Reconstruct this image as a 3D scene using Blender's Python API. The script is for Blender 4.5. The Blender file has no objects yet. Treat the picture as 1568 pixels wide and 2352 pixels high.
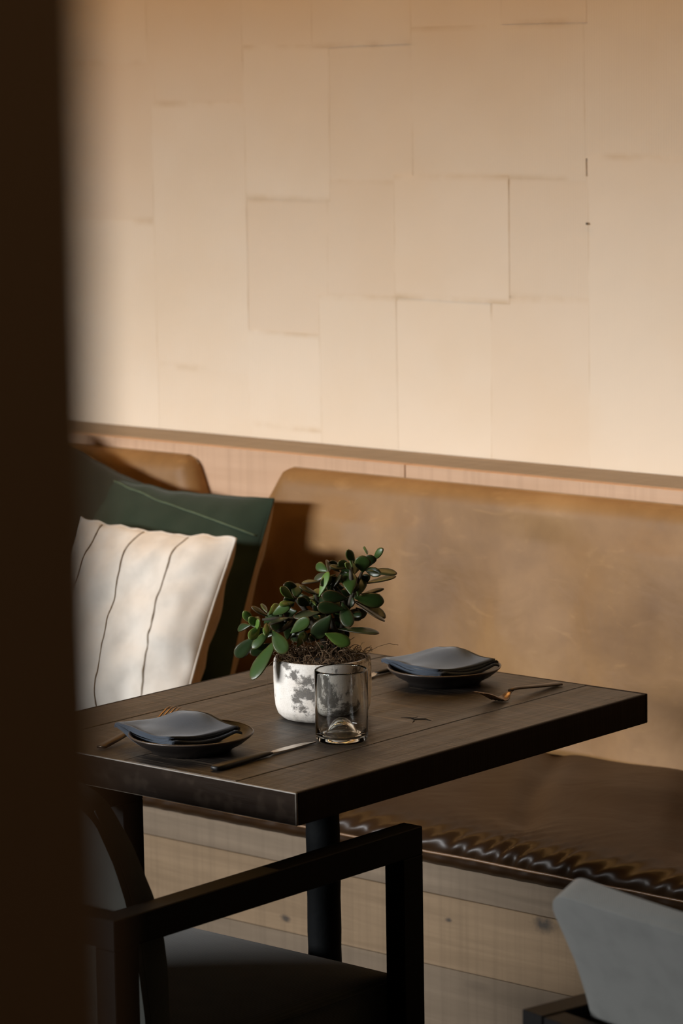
import bpy, bmesh, math, random
from mathutils import Vector, Matrix, noise

C = bpy.context.scene.collection
S = bpy.context.scene
R = math.radians

# ------------------------------------------------------------------ camera
cam_data = bpy.data.cameras.new('camera')
cam = bpy.data.objects.new('camera', cam_data)
C.objects.link(cam)
cam_data.sensor_fit = 'VERTICAL'
cam_data.sensor_height = 36.0
cam_data.sensor_width = 24.0
cam_data.lens = 110.2
PITCH, YAW, ROLL = 8.3827, 40.8, 0.928
cam.matrix_world = (Matrix.Translation((0, 0, 1.716)) @ Matrix.Rotation(R(YAW), 4, 'Z')
                    @ Matrix.Rotation(R(90 - PITCH), 4, 'X') @ Matrix.Rotation(R(-ROLL), 4, 'Z'))
cam_data.dof.use_dof = True
cam_data.dof.focus_distance = 4.47
cam_data.dof.aperture_fstop = 7.2
cam_data.clip_start = 0.05
S.camera = cam

# ------------------------------------------------------------------ world, light, exposure
world = bpy.data.worlds.new('world')
S.world = world
world.use_nodes = True
world.node_tree.nodes['Background'].inputs[0].default_value = (1.0, 0.85, 0.7, 1)
world.node_tree.nodes['Background'].inputs[1].default_value = 0.01


def area_light(name, loc, rot, sx, sy, power, col):
    d = bpy.data.lights.new(name, 'AREA')
    d.shape = 'RECTANGLE'
    d.size, d.size_y, d.energy, d.color = sx, sy, power, col
    o = bpy.data.objects.new(name, d)
    o.location, o.rotation_euler = loc, rot
    C.objects.link(o)
    return o


# daylight: overcast sky seen through the wide window of the front wall, whose head cuts it off upwards
area_light('window_daylight', (-8.2, -6.8, 3.40), (R(78), 0, R(-27)), 6.2, 1.6, 3450, (0.985, 0.99, 1.0))
# added warm fills, sources unseen: strip above the papered wall, point beside the pillar
area_light('warm_wall_fill', (-4.2, 4.22, 2.78), (0, 0, 0), 4.6, 0.05, 30, (1.0, 0.56, 0.19))
ld = bpy.data.lights.new('warm_pillar_fill', 'POINT')
ld.energy, ld.color, ld.shadow_soft_size = 2.5, (1.0, 0.62, 0.34), 0.06
lo = bpy.data.objects.new('warm_pillar_fill', ld)
lo.location = (-0.02, 0.45, 2.35)
C.objects.link(lo)

S.view_settings.view_transform = 'Standard'
S.view_settings.look = 'None'
S.view_settings.exposure = 0.0
S.view_settings.gamma = 1.0
S.view_settings.use_curve_mapping = False


# ------------------------------------------------------------------ helpers
def smooth(me, on=True):
    for p in me.polygons:
        p.use_smooth = on


def obj(name, bm, mat, parent=None, sm=False):
    me = bpy.data.meshes.new(name)
    bmesh.ops.recalc_face_normals(bm, faces=bm.faces)
    bm.to_mesh(me)
    bm.free()
    smooth(me, sm)
    if mat:
        me.materials.append(mat)
    o = bpy.data.objects.new(name, me)
    C.objects.link(o)
    if parent:
        o.parent = parent
    return o


def tag(o, label=None, cat=None, group=None, kind=None):
    if label:
        o['label'] = label
    if cat:
        o['category'] = cat
    if group:
        o['group'] = group
    if kind:
        o['kind'] = kind
    return o


def thing(name, label, cat, loc=(0, 0, 0), rz=0.0, group=None):
    o = bpy.data.objects.new(name, None)
    o.empty_display_size = 0.05
    C.objects.link(o)
    o.location = loc
    o.rotation_euler = (0, 0, rz)
    return tag(o, label, cat, group)


def box(x0, x1, y0, y1, z0, z1, bev=0.0, seg=2, bm=None):
    b = bmesh.new()
    v = [b.verts.new((x, y, z)) for z in (z0, z1) for y in (y0, y1) for x in (x0, x1)]
    for f in ((0, 2, 3, 1), (4, 5, 7, 6), (0, 1, 5, 4), (2, 6, 7, 3), (0, 4, 6, 2), (1, 3, 7, 5)):
        b.faces.new([v[i] for i in f])
    if bev > 0:
        bmesh.ops.bevel(b, geom=b.edges[:], offset=bev, segments=seg, profile=0.5, affect='EDGES')
    if bm is not None:
        me = bpy.data.meshes.new('tmp')
        b.to_mesh(me)
        b.free()
        bm.from_mesh(me)
        bpy.data.meshes.remove(me)
        return bm
    return b


def lathe(prof, n=64, closed=False):
    """profile of (r, z) turned about Z; r = 0 makes a pole"""
    b = bmesh.new()
    rings = []
    for r, z in prof:
        if r < 1e-6:
            rings.append([b.verts.new((0, 0, z))])
        else:
            rings.append([b.verts.new((r * math.cos(2 * math.pi * i / n), r * math.sin(2 * math.pi * i / n), z)) for i in range(n)])
    pairs = list(zip(rings, rings[1:]))
    if closed:
        pairs.append((rings[-1], rings[0]))
    for a, c in pairs:
        for i in range(n):
            j = (i + 1) % n
            if len(a) == 1 and len(c) == 1:
                continue
            if len(a) == 1:
                b.faces.new((a[0], c[i], c[j]))
            elif len(c) == 1:
                b.faces.new((a[i], c[0], a[j]))
            else:
                b.faces.new((a[i], c[i], c[j], a[j]))
    return b


def tube(pts, rad, n=6, bm=None, cap=True):
    """tube along points; rad a number or one per point"""
    b = bm if bm is not None else bmesh.new()
    pts = [Vector(p) for p in pts]
    rr = rad if isinstance(rad, (list, tuple)) else [rad] * len(pts)
    rings = []
    ref = None
    for i, p in enumerate(pts):
        t = (pts[min(i + 1, len(pts) - 1)] - pts[max(i - 1, 0)])
        t.normalize()
        if ref is None:
            ref = Vector((0, 0, 1)) if abs(t.z) < 0.9 else Vector((1, 0, 0))
        s = t.cross(ref)
        if s.length < 1e-5:
            s = t.orthogonal()
        s.normalize()
        u = s.cross(t)
        ref = u
        rings.append([b.verts.new(p + rr[i] * (math.cos(2 * math.pi * k / n) * s + math.sin(2 * math.pi * k / n) * u)) for k in range(n)])
    for a, c in zip(rings, rings[1:]):
        for k in range(n):
            b.faces.new((a[k], a[(k + 1) % n], c[(k + 1) % n], c[k]))
    if cap:
        b.faces.new(rings[0])
        b.faces.new(list(reversed(rings[-1])))
    return b


def grid_faces(b, rows, close_u=False):
    for a, c in zip(rows, rows[1:]):
        m = len(a)
        for k in range(m if close_u else m - 1):
            b.faces.new((a[k], a[(k + 1) % m], c[(k + 1) % m], c[k]))


# ------------------------------------------------------------------ materials
class Mat:
    def __init__(self, name, rough=0.6, metal=0.0, spec=0.5):
        self.m = bpy.data.materials.new(name)
        self.m.use_nodes = True
        self.t = self.m.node_tree
        self.b = self.t.nodes['Principled BSDF']
        self.b.inputs['Roughness'].default_value = rough
        self.b.inputs['Metallic'].default_value = metal
        self.b.inputs['Specular IOR Level'].default_value = spec
        self._co = None
        self.h = None

    def n(self, kind, **kw):
        nd = self.t.nodes.new(kind)
        for k, v in kw.items():
            if k in nd.inputs:
                self.set(nd.inputs[k], v)
            else:
                setattr(nd, k, v)
        return nd

    def set(self, sock, v):
        if isinstance(v, bpy.types.NodeSocket):
            self.t.links.new(v, sock)
        elif isinstance(v, (tuple, list)) and len(v) == 3 and sock.type == 'RGBA':
            sock.default_value = (*v, 1)
        else:
            sock.default_value = v

    def co(self, scale=(1, 1, 1), rot=(0, 0, 0)):
        if self._co is None:
            self._co = self.n('ShaderNodeTexCoord')
        mp = self.n('ShaderNodeMapping')
        mp.inputs['Scale'].default_value = scale
        mp.inputs['Rotation'].default_value = rot
        self.t.links.new(self._co.outputs['Object'], mp.inputs['Vector'])
        return mp.outputs['Vector']

    def noise(self, scale=(1, 1, 1), s=5.0, detail=4, rough=0.55, dist=0.0, rot=(0, 0, 0)):
        nd = self.n('ShaderNodeTexNoise', Vector=self.co(scale, rot), Scale=s, Detail=detail, Roughness=rough, Distortion=dist)
        return nd.outputs['Fac']

    def wave(self, scale=(1, 1, 1), s=5.0, dist=0.0, rot=(0, 0, 0), axis='X', detail=2, dscale=1.0):
        nd = self.n('ShaderNodeTexWave', Vector=self.co(scale, rot), Scale=s, Distortion=dist, Detail=detail)
        nd.inputs['Detail Scale'].default_value = dscale
        nd.bands_direction = axis
        return nd.outputs['Fac']

    def ramp(self, fac, stops):
        nd = self.n('ShaderNodeValToRGB', Fac=fac)
        e = nd.color_ramp.elements
        while len(e) < len(stops):
            e.new(0.5)
        for el, (p, c) in zip(e, stops):
            el.position = p
            el.color = (*c, 1) if not isinstance(c, (int, float)) else (c, c, c, 1)
        return nd.outputs['Color']

    def mix(self, a, b, fac, mode='MIX'):
        nd = self.n('ShaderNodeMix', data_type='RGBA', blend_type=mode)
        self.set(nd.inputs[0], fac)
        self.set(nd.inputs[6], a)
        self.set(nd.inputs[7], b)
        return nd.outputs[2]

    def math(self, op, a, b=0.0):
        nd = self.n('ShaderNodeMath', operation=op)
        self.set(nd.inputs[0], a)
        self.set(nd.inputs[1], b)
        return nd.outputs[0]

    def rnd(self):
        return self.n('ShaderNodeObjectInfo').outputs['Random']

    def attr(self, name):
        return self.n('ShaderNodeAttribute', attribute_name=name).outputs['Fac']

    def col(self, c):
        self.set(self.b.inputs['Base Color'], c)
        return self

    def rough(self, v):
        self.set(self.b.inputs['Roughness'], v)
        return self

    def bump(self, h, strength=0.3, dist=0.001):
        nd = self.n('ShaderNodeBump', Height=h, Strength=strength, Distance=dist)
        if self.h is not None:
            self.t.links.new(self.h, nd.inputs['Normal'])
        self.h = nd.outputs['Normal']
        self.t.links.new(self.h, self.b.inputs['Normal'])
        return self


def paper_mat(name, ribs):
    k = Mat(name, rough=0.85, spec=0.2)
    base = k.ramp(k.rnd(), [(0, (0.715, 0.59, 0.455)), (0.5, (0.735, 0.62, 0.487)), (1, (0.75, 0.64, 0.51))])
    base = k.mix(base, (0.68, 0.50, 0.32), k.ramp(k.noise(s=2.2, detail=5), [(0.42, 0.0), (0.75, 0.45)]))
    base = k.mix(base, (0.52, 0.36, 0.20), k.math('MULTIPLY', k.attr('glue'), k.ramp(k.noise(s=11, detail=4), [(0.42, 0.0), (0.7, 0.65)])))
    rib = k.wave(s=58.0, dist=0.5, axis='X', detail=1, dscale=0.3)   # vertical corrugation, about 5.4 mm apart
    base = k.mix(base, (0.60, 0.46, 0.31), k.math('MULTIPLY', k.math('SUBTRACT', 1.0, rib), 0.24 * ribs))
    k.col(base)
    k.bump(rib, 0.3 * ribs, 0.0012)
    k.bump(k.noise(s=6, detail=3), 0.25, 0.012)
    k.bump(k.noise(s=260, detail=2), 0.12, 0.0006)
    return k.m


def oak_mat(name, dark, light, axis='X', knots=()):
    k = Mat(name, rough=0.6, spec=0.3)
    sc = (1.4, 22, 22) if axis == 'X' else (22, 1.4, 22)
    g = k.noise(sc, s=1.6, detail=7, rough=0.6, dist=0.6)
    base = k.ramp(g, [(0.28, dark), (0.72, light)])
    base = k.mix(base, tuple(c * 0.82 for c in light), k.math('MULTIPLY', k.rnd(), 0.55))
    saw = k.noise((90, 1, 2.0) if axis == 'X' else (1, 90, 2.0), s=1.0, detail=3)
    base = k.mix(base, tuple(c * 0.72 for c in dark), k.ramp(saw, [(0.45, 0.0), (0.8, 0.4)]))
    knot = k.n('ShaderNodeTexVoronoi', Vector=k.co((1.6, 1.0, 5.0) if axis == 'X' else (5, 1.6, 1)), Scale=1.0).outputs['Distance']
    base = k.mix(base, (0.06, 0.04, 0.025), k.ramp(knot, [(0.03, 0.75), (0.075, 0.0)]))
    for kx, kz, kr in knots:
        dv = k.n('ShaderNodeVectorMath', operation='DISTANCE')
        k.set(dv.inputs[0], k.co((0.55, 0.0, 1.0)))
        dv.inputs[1].default_value = (kx * 0.55, 0, kz)
        wob = k.math('ADD', dv.outputs['Value'], k.math('MULTIPLY', k.math('SUBTRACT', k.noise(s=90, detail=3), 0.5), kr * 1.2))
        base = k.mix(base, (0.035, 0.028, 0.022), k.ramp(k.math('DIVIDE', wob, kr * 4), [(0.1, 0.9), (0.32, 0.0)]))
    k.col(base)
    k.bump(g, 0.18, 0.002)
    k.bump(saw, 0.15, 0.001)
    return k.m


def leather_mat(name, a, b, c, rough, spec=0.4):
    k = Mat(name, rough=rough, spec=spec)
    base = k.ramp(k.noise(s=3.4, detail=6, rough=0.6, dist=0.4), [(0.3, a), (0.55, b), (0.78, c)])
    base = k.mix(base, tuple(min(1, x * 1.3) for x in c), k.ramp(k.noise((1, 1, 3.0), s=9, detail=6, dist=1.4), [(0.6, 0.0), (0.8, 0.35)]))
    k.col(base)
    k.bump(k.noise(s=420, detail=2), 0.12, 0.0005)
    k.bump(k.noise(s=7, detail=4, dist=0.5), 0.3, 0.012)
    return k.m


def twill_mat(name, a, b, scale, rough=0.9, ang=35, strength=0.5, axis='Y'):
    k = Mat(name, rough=rough, spec=0.15)
    rot = {'Y': (0, R(ang), 0), 'Z': (0, 0, R(ang))}[axis]
    w = k.wave(s=scale, rot=rot, axis='X', dist=0.4, detail=1)
    base = k.mix(a, b, w)
    base = k.mix(base, tuple(x * 0.7 for x in a), k.ramp(k.noise(s=30, detail=4), [(0.45, 0.0), (0.8, 0.5)]))
    k.col(base)
    k.bump(w, strength, 0.0006)
    k.bump(k.noise(s=500, detail=2), 0.25, 0.0005)
    k.b.inputs['Sheen Weight'].default_value = 0.15
    return k.m


def table_mat(name, axis, pits=1.0, dim=1.0):
    k = Mat(name, rough=0.42, spec=0.5 if pits > 0.5 else 0.06)
    sc = (34, 1.3, 34) if axis == 'Y' else (1.3, 34, 34)
    g = k.noise(sc, s=1.4, detail=8, rough=0.65, dist=0.5)
    base = k.ramp(g, [(0.25, (0.012, 0.0085, 0.006)), (0.55, (0.0289, 0.0204, 0.0140)), (0.8, (0.0748, 0.0544, 0.0374))])
    base = k.mix(base, (0.012, 0.009, 0.007), k.math('MULTIPLY', k.rnd(), 0.4))
    saw = k.noise((5, 330, 5) if axis == 'Y' else (330, 5, 5), s=1.0, detail=4, rough=0.7, rot=(0, 0, R(-5)))       # rough saw marks across the boards
    saw = saw if axis == 'Y' else k.noise(s=30, detail=2)
    base = k.mix(base, (0.010, 0.007, 0.005), k.ramp(saw, [(0.46, 0.0), (0.56, 0.9 * pits)]))
    base = k.mix(base, (0.15, 0.115, 0.082), k.ramp(saw, [(0.36, 0.7 * pits), (0.46, 0.0)]))
    pit = k.noise((26, 3.2, 26) if axis == 'Y' else (3.2, 26, 26), s=1.0, detail=7, rough=0.75)
    base = k.mix(base, (0.008, 0.006, 0.005), k.ramp(pit, [(0.54, 0.0), (0.62, 0.9 * pits)]))
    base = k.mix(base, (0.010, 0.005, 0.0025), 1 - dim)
    k.col(base)
    k.rough(k.ramp(g, [(0.2, 0.34), (0.8, 0.55)]))
    k.bump(saw, 0.35, 0.0012)
    k.bump(k.ramp(pit, [(0.54, 1.0), (0.7, 0.0)]), 0.6 * pits, 0.0018)
    k.bump(g, 0.3, 0.001)
    return k.m


def plain(name, c, rough=0.5, metal=0.0, spec=0.5, vary=0.25, scale=12, bs=0.1, bscale=120):
    k = Mat(name, rough=rough, metal=metal, spec=spec)
    k.col(k.mix(c, tuple(x * (1 - vary) for x in c), k.noise(s=scale, detail=5)))
    if bs:
        k.bump(k.noise(s=bscale, detail=3), bs, 0.0008)
    return k.m


M_PAPER = [paper_mat('ribbed_paper', 1.0), paper_mat('smooth_paper', 0.35)]
M_OAK = oak_mat('pale_oak', (0.1610, 0.1061, 0.0574), (0.2566, 0.1757, 0.1018), knots=((0.109, 0.321, 0.004), (0.303, 0.347, 0.012), (-0.246, 0.263, 0.006)))
M_OAK_GREY = oak_mat('greyed_oak', (0.1261, 0.0914, 0.0583), (0.2001, 0.1479, 0.0983))
M_OAK_WALL = oak_mat('pink_oak', (0.47, 0.29, 0.17), (0.60, 0.39, 0.25))
M_LEDGE = oak_mat('shaded_ledge_oak', (0.22, 0.168, 0.115), (0.31, 0.245, 0.175))  # same oak as the panelling, shade on its upward face in the colour
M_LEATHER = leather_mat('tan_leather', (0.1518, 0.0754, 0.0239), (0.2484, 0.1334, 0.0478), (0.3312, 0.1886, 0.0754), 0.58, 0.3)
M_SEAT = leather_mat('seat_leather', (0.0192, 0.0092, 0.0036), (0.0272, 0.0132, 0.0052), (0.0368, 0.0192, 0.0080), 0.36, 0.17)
M_PIPE = plain('brown_piping', (0.24, 0.13, 0.06), 0.35)
M_TABLE = table_mat('dark_oak', 'Y')
M_BLACK = plain('black_wood', (0.007, 0.0065, 0.006), 0.6, spec=0.08, bs=0.15, bscale=60)
M_IRON = plain('black_cast_iron', (0.006, 0.007, 0.0075), 0.65, spec=0.08, bs=0.8, bscale=90)
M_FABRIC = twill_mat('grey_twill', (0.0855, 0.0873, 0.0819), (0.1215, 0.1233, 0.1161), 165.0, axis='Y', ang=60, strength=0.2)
M_FABRIC_SHADED = twill_mat('shaded_grey_twill', (0.030, 0.032, 0.028), (0.046, 0.049, 0.043), 165.0, axis='Y', ang=60, strength=0.2)  # same grey twill, with the near chair's shade put into the colour
M_NAPKIN = twill_mat('slate_twill', (0.0320, 0.0408, 0.0536), (0.0464, 0.0576, 0.0752), 240.0, axis='Z', ang=40, strength=0.18)
M_PLATE = plain('dark_stoneware', (0.020, 0.016, 0.014), 0.38, vary=0.4, bs=0.15)
M_PLATE_RIM = plain('worn_stoneware_rim', (0.07, 0.052, 0.040), 0.35, vary=0.3)
M_STEEL = plain('brushed_steel', (0.55, 0.50, 0.44), 0.3, metal=1.0, vary=0.2)
M_BRONZE = plain('dark_bronze_steel', (0.22, 0.155, 0.11), 0.3, metal=1.0, vary=0.2)
M_HANDLE = plain('black_steel', (0.014, 0.013, 0.012), 0.45, metal=0.3, vary=0.2)
M_FORK = plain('tarnished_fork_steel', (0.09, 0.068, 0.050), 0.35, metal=0.9, vary=0.2)
M_SOIL = plain('dark_soil', (0.020, 0.012, 0.008), 0.95, bs=0.9, bscale=140, scale=60)
M_WORN_HIGHLIGHT = plain('worn_edge_highlight', (0.2250, 0.1900, 0.1500), 0.5, vary=0.8, scale=40)
M_STEM = plain('woody_stem', (0.055, 0.045, 0.028), 0.8, bs=0.6, bscale=200)
M_LINEN = twill_mat('cream_linen', (0.64, 0.59, 0.52), (0.68, 0.63, 0.56), 220.0, ang=0, strength=0.2)
M_TAN = twill_mat('tan_canvas', (0.36, 0.235, 0.135), (0.41, 0.275, 0.165), 180.0, ang=0, strength=0.3)
M_GREEN = twill_mat('green_velvet', (0.015, 0.026, 0.015), (0.021, 0.034, 0.020), 180.0, ang=0, strength=0.3)
M_OLIVE = twill_mat('olive_velvet', (0.021, 0.022, 0.013), (0.027, 0.029, 0.018), 180.0, ang=0, strength=0.3)
M_STITCH = plain('brown_thread', (0.20, 0.145, 0.085), 0.9)
M_GSTITCH = plain('green_thread', (0.10, 0.135, 0.075), 0.9)
M_DARKWALL = plain('dark_plaster', (0.045, 0.032, 0.022), 0.9)
M_CEIL = plain('ceiling_board', (0.13, 0.085, 0.048), 0.8)
M_FLOOR = oak_mat('floor_oak', (0.05, 0.034, 0.022), (0.085, 0.058, 0.036))
M_PILLAR = plain('pillar_wood', (0.33, 0.235, 0.145), 0.75, vary=0.35, scale=3)


def pot_mat():
    k = Mat('weathered_plaster', rough=0.9, spec=0.2)
    base = k.ramp(k.noise(s=22, detail=6), [(0.3, (0.66, 0.61, 0.54)), (0.7, (0.82, 0.79, 0.74))])
    warm = k.ramp(k.noise(s=13, detail=3), [(0.5, 0.0), (0.75, 0.55)])
    base = k.mix(base, (0.52, 0.40, 0.28), warm)
    patch = k.noise((1, 1, 1.2), s=17, detail=9, rough=0.72)
    sepx = k.n('ShaderNodeSeparateXYZ', Vector=k.co())
    lean = k.math('ADD', k.math('MULTIPLY', sepx.outputs['X'], 0.9), k.math('MULTIPLY', sepx.outputs['Z'], 0.7))
    m = k.ramp(k.math('ADD', patch, k.math('SUBTRACT', lean, 0.03)), [(0.545, 0.0), (0.60, 0.92)])
    base = k.mix(base, (0.085, 0.078, 0.070), m)
    foot = k.math('MULTIPLY', k.ramp(sepx.outputs['Z'], [(0.004, 1.0), (0.02, 0.0)]), k.ramp(patch, [(0.4, 0.2), (0.6, 0.9)]))
    base = k.mix(base, (0.10, 0.095, 0.08), foot)
    crack = k.n('ShaderNodeTexVoronoi', Vector=k.co(), Scale=330.0, feature='DISTANCE_TO_EDGE').outputs['Distance']
    base = k.mix(base, (0.34, 0.28, 0.22), k.ramp(crack, [(0.01, 0.28), (0.07, 0.0)]))
    k.col(base)
    k.bump(crack, 0.25, 0.0004)
    k.bump(patch, 0.5, 0.003)
    k.bump(k.noise(s=240, detail=4), 0.4, 0.0008)
    return k.m


def glass_mat():
    k = Mat('green_tinted_glass', rough=0.0)
    k.b.inputs['Transmission Weight'].default_value = 1.0
    k.b.inputs['IOR'].default_value = 1.47
    k.col((0.985, 1.0, 0.99))
    return k.m


def leaf_mat(name, a, b, rim):
    k = Mat(name, rough=0.36, spec=0.4)
    base = k.mix(a, b, k.noise(s=60, detail=4))
    base = k.mix(base, rim, k.math('MULTIPLY', k.attr('rim'), 0.7))
    k.col(base)
    k.bump(k.noise(s=300, detail=2), 0.08, 0.0005)
    k.b.inputs['Subsurface Weight'].default_value = 0.05
    k.b.inputs['Subsurface Radius'].default_value = (0.002, 0.004, 0.001)
    return k.m


M_POT = pot_mat()
M_GLASS = glass_mat()
M_LEAF = [leaf_mat('dark_leaf', (0.013, 0.028, 0.008), (0.022, 0.045, 0.012), (0.055, 0.025, 0.012)),
          leaf_mat('green_leaf', (0.025, 0.055, 0.011), (0.042, 0.082, 0.018), (0.070, 0.045, 0.015)),
          leaf_mat('young_leaf', (0.060, 0.125, 0.020), (0.095, 0.175, 0.032), (0.110, 0.120, 0.030)),
          leaf_mat('red_edged_leaf', (0.026, 0.036, 0.014), (0.045, 0.046, 0.020), (0.085, 0.042, 0.024))]
M_FIBRE = plain('coir_fibre', (0.145, 0.085, 0.038), 0.8, vary=0.5, scale=90, bs=0)

# ------------------------------------------------------------------ the room
WALL_Y = 4.62
tag(obj('floor', box(-8.1, 2.6, -1.6, 4.8, -0.05, 0.0), M_FLOOR), 'dark oak board floor of the dining room', kind='structure')
tag(obj('ceiling', box(-8.1, 2.6, -1.6, 4.8, 2.85, 2.9), M_CEIL), 'warm timber board ceiling of the dining room', kind='structure')
tag(obj('wall_right', box(2.5, 2.6, -1.6, 4.8, 0, 2.85), M_DARKWALL), 'dark plaster side wall away from the window', kind='structure')
tag(obj('wall_left', box(-8.1, -8.0, -1.6, 4.8, 0, 2.85), M_DARKWALL), 'dark plaster wall at the far end of the bench', kind='structure')
HEAD, SILL, WX0, WX1 = 2.35, 1.78, -7.9, -3.6          # the wide window opening in the front wall
bm = box(-8.0, WX0, -1.6, -1.5, 0, 2.85)
box(WX1, 2.5, -1.6, -1.5, 0, 2.85, bm=bm)
box(WX0, WX1, -1.6, -1.5, 0, SILL, bm=bm)
box(WX0, WX1, -1.6, -1.5, HEAD, 2.85, bm=bm)
tag(obj('wall_front', bm, M_DARKWALL), 'dark plaster wall opposite the bench holding the daylight window', kind='structure')
bm = box(WX0, WX0 + 0.04, -1.57, -1.52, SILL, HEAD)
box(WX1 - 0.04, WX1, -1.57, -1.52, SILL, HEAD, bm=bm)
box(WX0 + 0.04, WX1 - 0.04, -1.57, -1.52, SILL, SILL + 0.03, bm=bm)
box(WX0 + 0.04, WX1 - 0.04, -1.57, -1.52, HEAD - 0.03, HEAD, bm=bm)
tag(obj('window_1', bm, M_BLACK), 'black framed window opening letting daylight in', kind='structure')

tag(obj('pillar', box(-1.55, -0.4213, 0.12, 0.4206, 0.0, 2.85, 0.004), M_PILLAR),
    'dark brown timber pillar close beside the camera', kind='structure')

# back wall: plaster ground with overlapping sheets of ribbed and smooth paper pasted on it
wall = tag(obj('wall_back', box(-8.0, 2.5, WALL_Y + 0.002, 4.75, 0, 2.85), M_PAPER[1]),
           'cream wall pasted with overlapping paper sheets', kind='structure')
SHEETS = [  # x0, x1, z0, z1, layer, smooth paper
    (-4.492, -4.222, 1.615, 1.98, 1, 0), (-4.226, -4.039, 1.697, 1.98, 2, 0), (-4.229, -4.004, 1.425, 1.730, 3, 0),
    (-4.043, -3.793, 1.723, 1.98, 4, 0), (-4.009, -3.793, 1.463, 1.726, 1, 0), (-3.798, -3.575, 1.747, 1.98, 2, 0),
    (-3.796, -3.392, 1.477, 1.757, 3, 0), (-3.579, -3.388, 1.757, 1.98, 5, 1), (-3.393, -2.90, 1.515, 1.98, 2, 0),
    (-3.385, -2.95, 0.940, 1.519, 4, 1), (-3.840, -3.563, 1.245, 1.480, 5, 1), (-3.567, -3.380, 1.254, 1.480, 2, 0),
    (-3.612, -3.379, 0.940, 1.257, 3, 1), (-3.842, -3.608, 0.940, 1.250, 1, 1), (-4.012, -3.836, 1.239, 1.467, 2, 0),
    (-4.258, -4.008, 1.150, 1.429, 1, 0), (-4.480, -4.221, 1.080, 1.619, 4, 0), (-4.817, -4.476, 0.940, 1.376, 5, 0),
    (-4.497, -4.222, 0.940, 1.084, 3, 0), (-4.229, -4.034, 0.971, 1.168, 4, 0), (-4.039, -3.837, 0.940, 1.244, 3, 0),
    (-4.798, -4.470, 1.373, 1.699, 2, 0), (-4.787, -4.488, 1.695, 1.98, 3, 0), (-4.245, -4.035, 0.940, 0.976, 2, 0),
    (-5.10, -4.812, 0.940, 1.45, 1, 0), (-5.12, -4.790, 1.445, 1.98, 2, 1), (-2.955, -2.60, 0.940, 1.30, 1, 0),
    (-2.955, -2.58, 1.295, 1.70, 3, 0), (-2.905, -2.55, 1.695, 1.98, 1, 1)]
rng = random.Random(7)
# the same patchwork carries on beyond the photographed stretch
for k in range(12):
    x0 = -8.0 + 0.25 * k
    zs = [0.940, 1.15 + 0.08 * (k % 3), 1.55 - 0.07 * (k % 4), 1.98] if x0 < -5.2 else []
    for z0, z1 in zip(zs, zs[1:]):
        SHEETS.append((x0, min(x0 + 0.255, -5.10), z0, z1 + (0.004 if z1 < 1.9 else 0), 1 + (k * 2 + int(z0 * 10)) % 5, (k + int(z0 * 7)) % 2))
for k in range(9):
    x0 = -2.60 + 0.28 * k
    for z0, z1 in zip((0.940, 1.22 + 0.06 * (k % 3), 1.60 - 0.05 * (k % 2)), (1.22 + 0.06 * (k % 3), 1.60 - 0.05 * (k % 2), 1.98)):
        SHEETS.append((x0, x0 + 0.285, z0, z1 + 0.004, 1 + (k * 3 + int(z0 * 10)) % 5, (k + int(z0 * 5)) % 2))
for k in range(29):
    x0 = -8.0 + 0.275 * k
    for z0, z1 in ((1.972, 2.34 + 0.05 * (k % 3)), (2.335 + 0.05 * (k % 3), 2.84)):
        SHEETS.append((x0, x0 + 0.28, z0, z1, 1 + (k * 2 + int(z0 * 9)) % 5, (k + int(z0 * 3)) % 2))
for x0, x1, z0, z1, lay, sm in SHEETS:
    y = WALL_Y - 0.0002 * lay
    b = bmesh.new()
    glue = b.verts.layers.float.new('glue')
    j = lambda: rng.uniform(-0.0035, 0.0035)
    cor = [(x0 + j(), z0 + (j() if z0 > 0.945 else 0)), (x1 + j(), z0 + (j() if z0 > 0.945 else 0)), (x1 + j(), z1 + j()), (x0 + j(), z1 + j())]
    cx, cz = (x0 + x1) / 2, (z0 + z1) / 2
    ix, iz = 0.004, 0.012
    back = [b.verts.new((x, WALL_Y + 0.001, z)) for x, z in cor]
    out = [b.verts.new((x, y, z)) for x, z in cor]
    inn = [b.verts.new((x + (ix if x < cx else -ix), y - 0.0001, z + (iz if z < cz else -iz))) for x, z in cor]
    for v in out + back:
        v[glue] = 1.0
    for i in range(4):
        k = (i + 1) % 4
        b.faces.new((out[i], out[k], inn[k], inn[i]))
        b.faces.new((back[i], back[k], out[k], out[i]))
    b.faces.new(inn)
    b.faces.new(back[::-1])
    obj('paper_sheet', b, M_PAPER[sm], wall)
b = bmesh.new()
bmesh.ops.create_uvsphere(b, u_segments=10, v_segments=6, radius=0.0024)
bmesh.ops.translate(b, verts=b.verts, vec=(-3.384, WALL_Y - 0.005, 1.397))
obj('nail_head', b, M_STEM, wall, True)

# oak panelling behind the bench, with the ledge on top
panel = tag(obj('trim_1', box(-7.99, -0.4, 4.484, WALL_Y, 0.0, 0.934), M_OAK_WALL), 'pink oak panelling behind the leather bench backs', kind='structure')
for x0, x1 in ((-7.98, -3.695), (-3.693, -2.2), (-2.198, -0.41)):
    obj('plank', box(x0, x1, 4.462, 4.484, 0.742, 0.9498, 0.0012, 1), M_OAK_WALL, panel)
for x0, x1 in ((-7.98, -4.4), (-4.398, -2.9), (-2.898, -0.41)):
    obj('plank', box(x0, x1, 4.462, 4.486, 0.548, 0.740, 0.0012, 1), M_OAK_WALL, panel)
ledge = tag(obj('trim_2', box(-7.99, -0.4, 4.4845, WALL_Y - 0.002, 0.934, 0.9365), M_LEDGE), 'oak ledge running along the foot of the papered wall', kind='structure')
for x0, x1 in ((-7.98, -2.501), (-2.499, -0.41)):
    obj('plank', box(x0, x1, 4.4845, WALL_Y - 0.004, 0.9365, 0.950, 0.001, 1), M_LEDGE, ledge)

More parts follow.
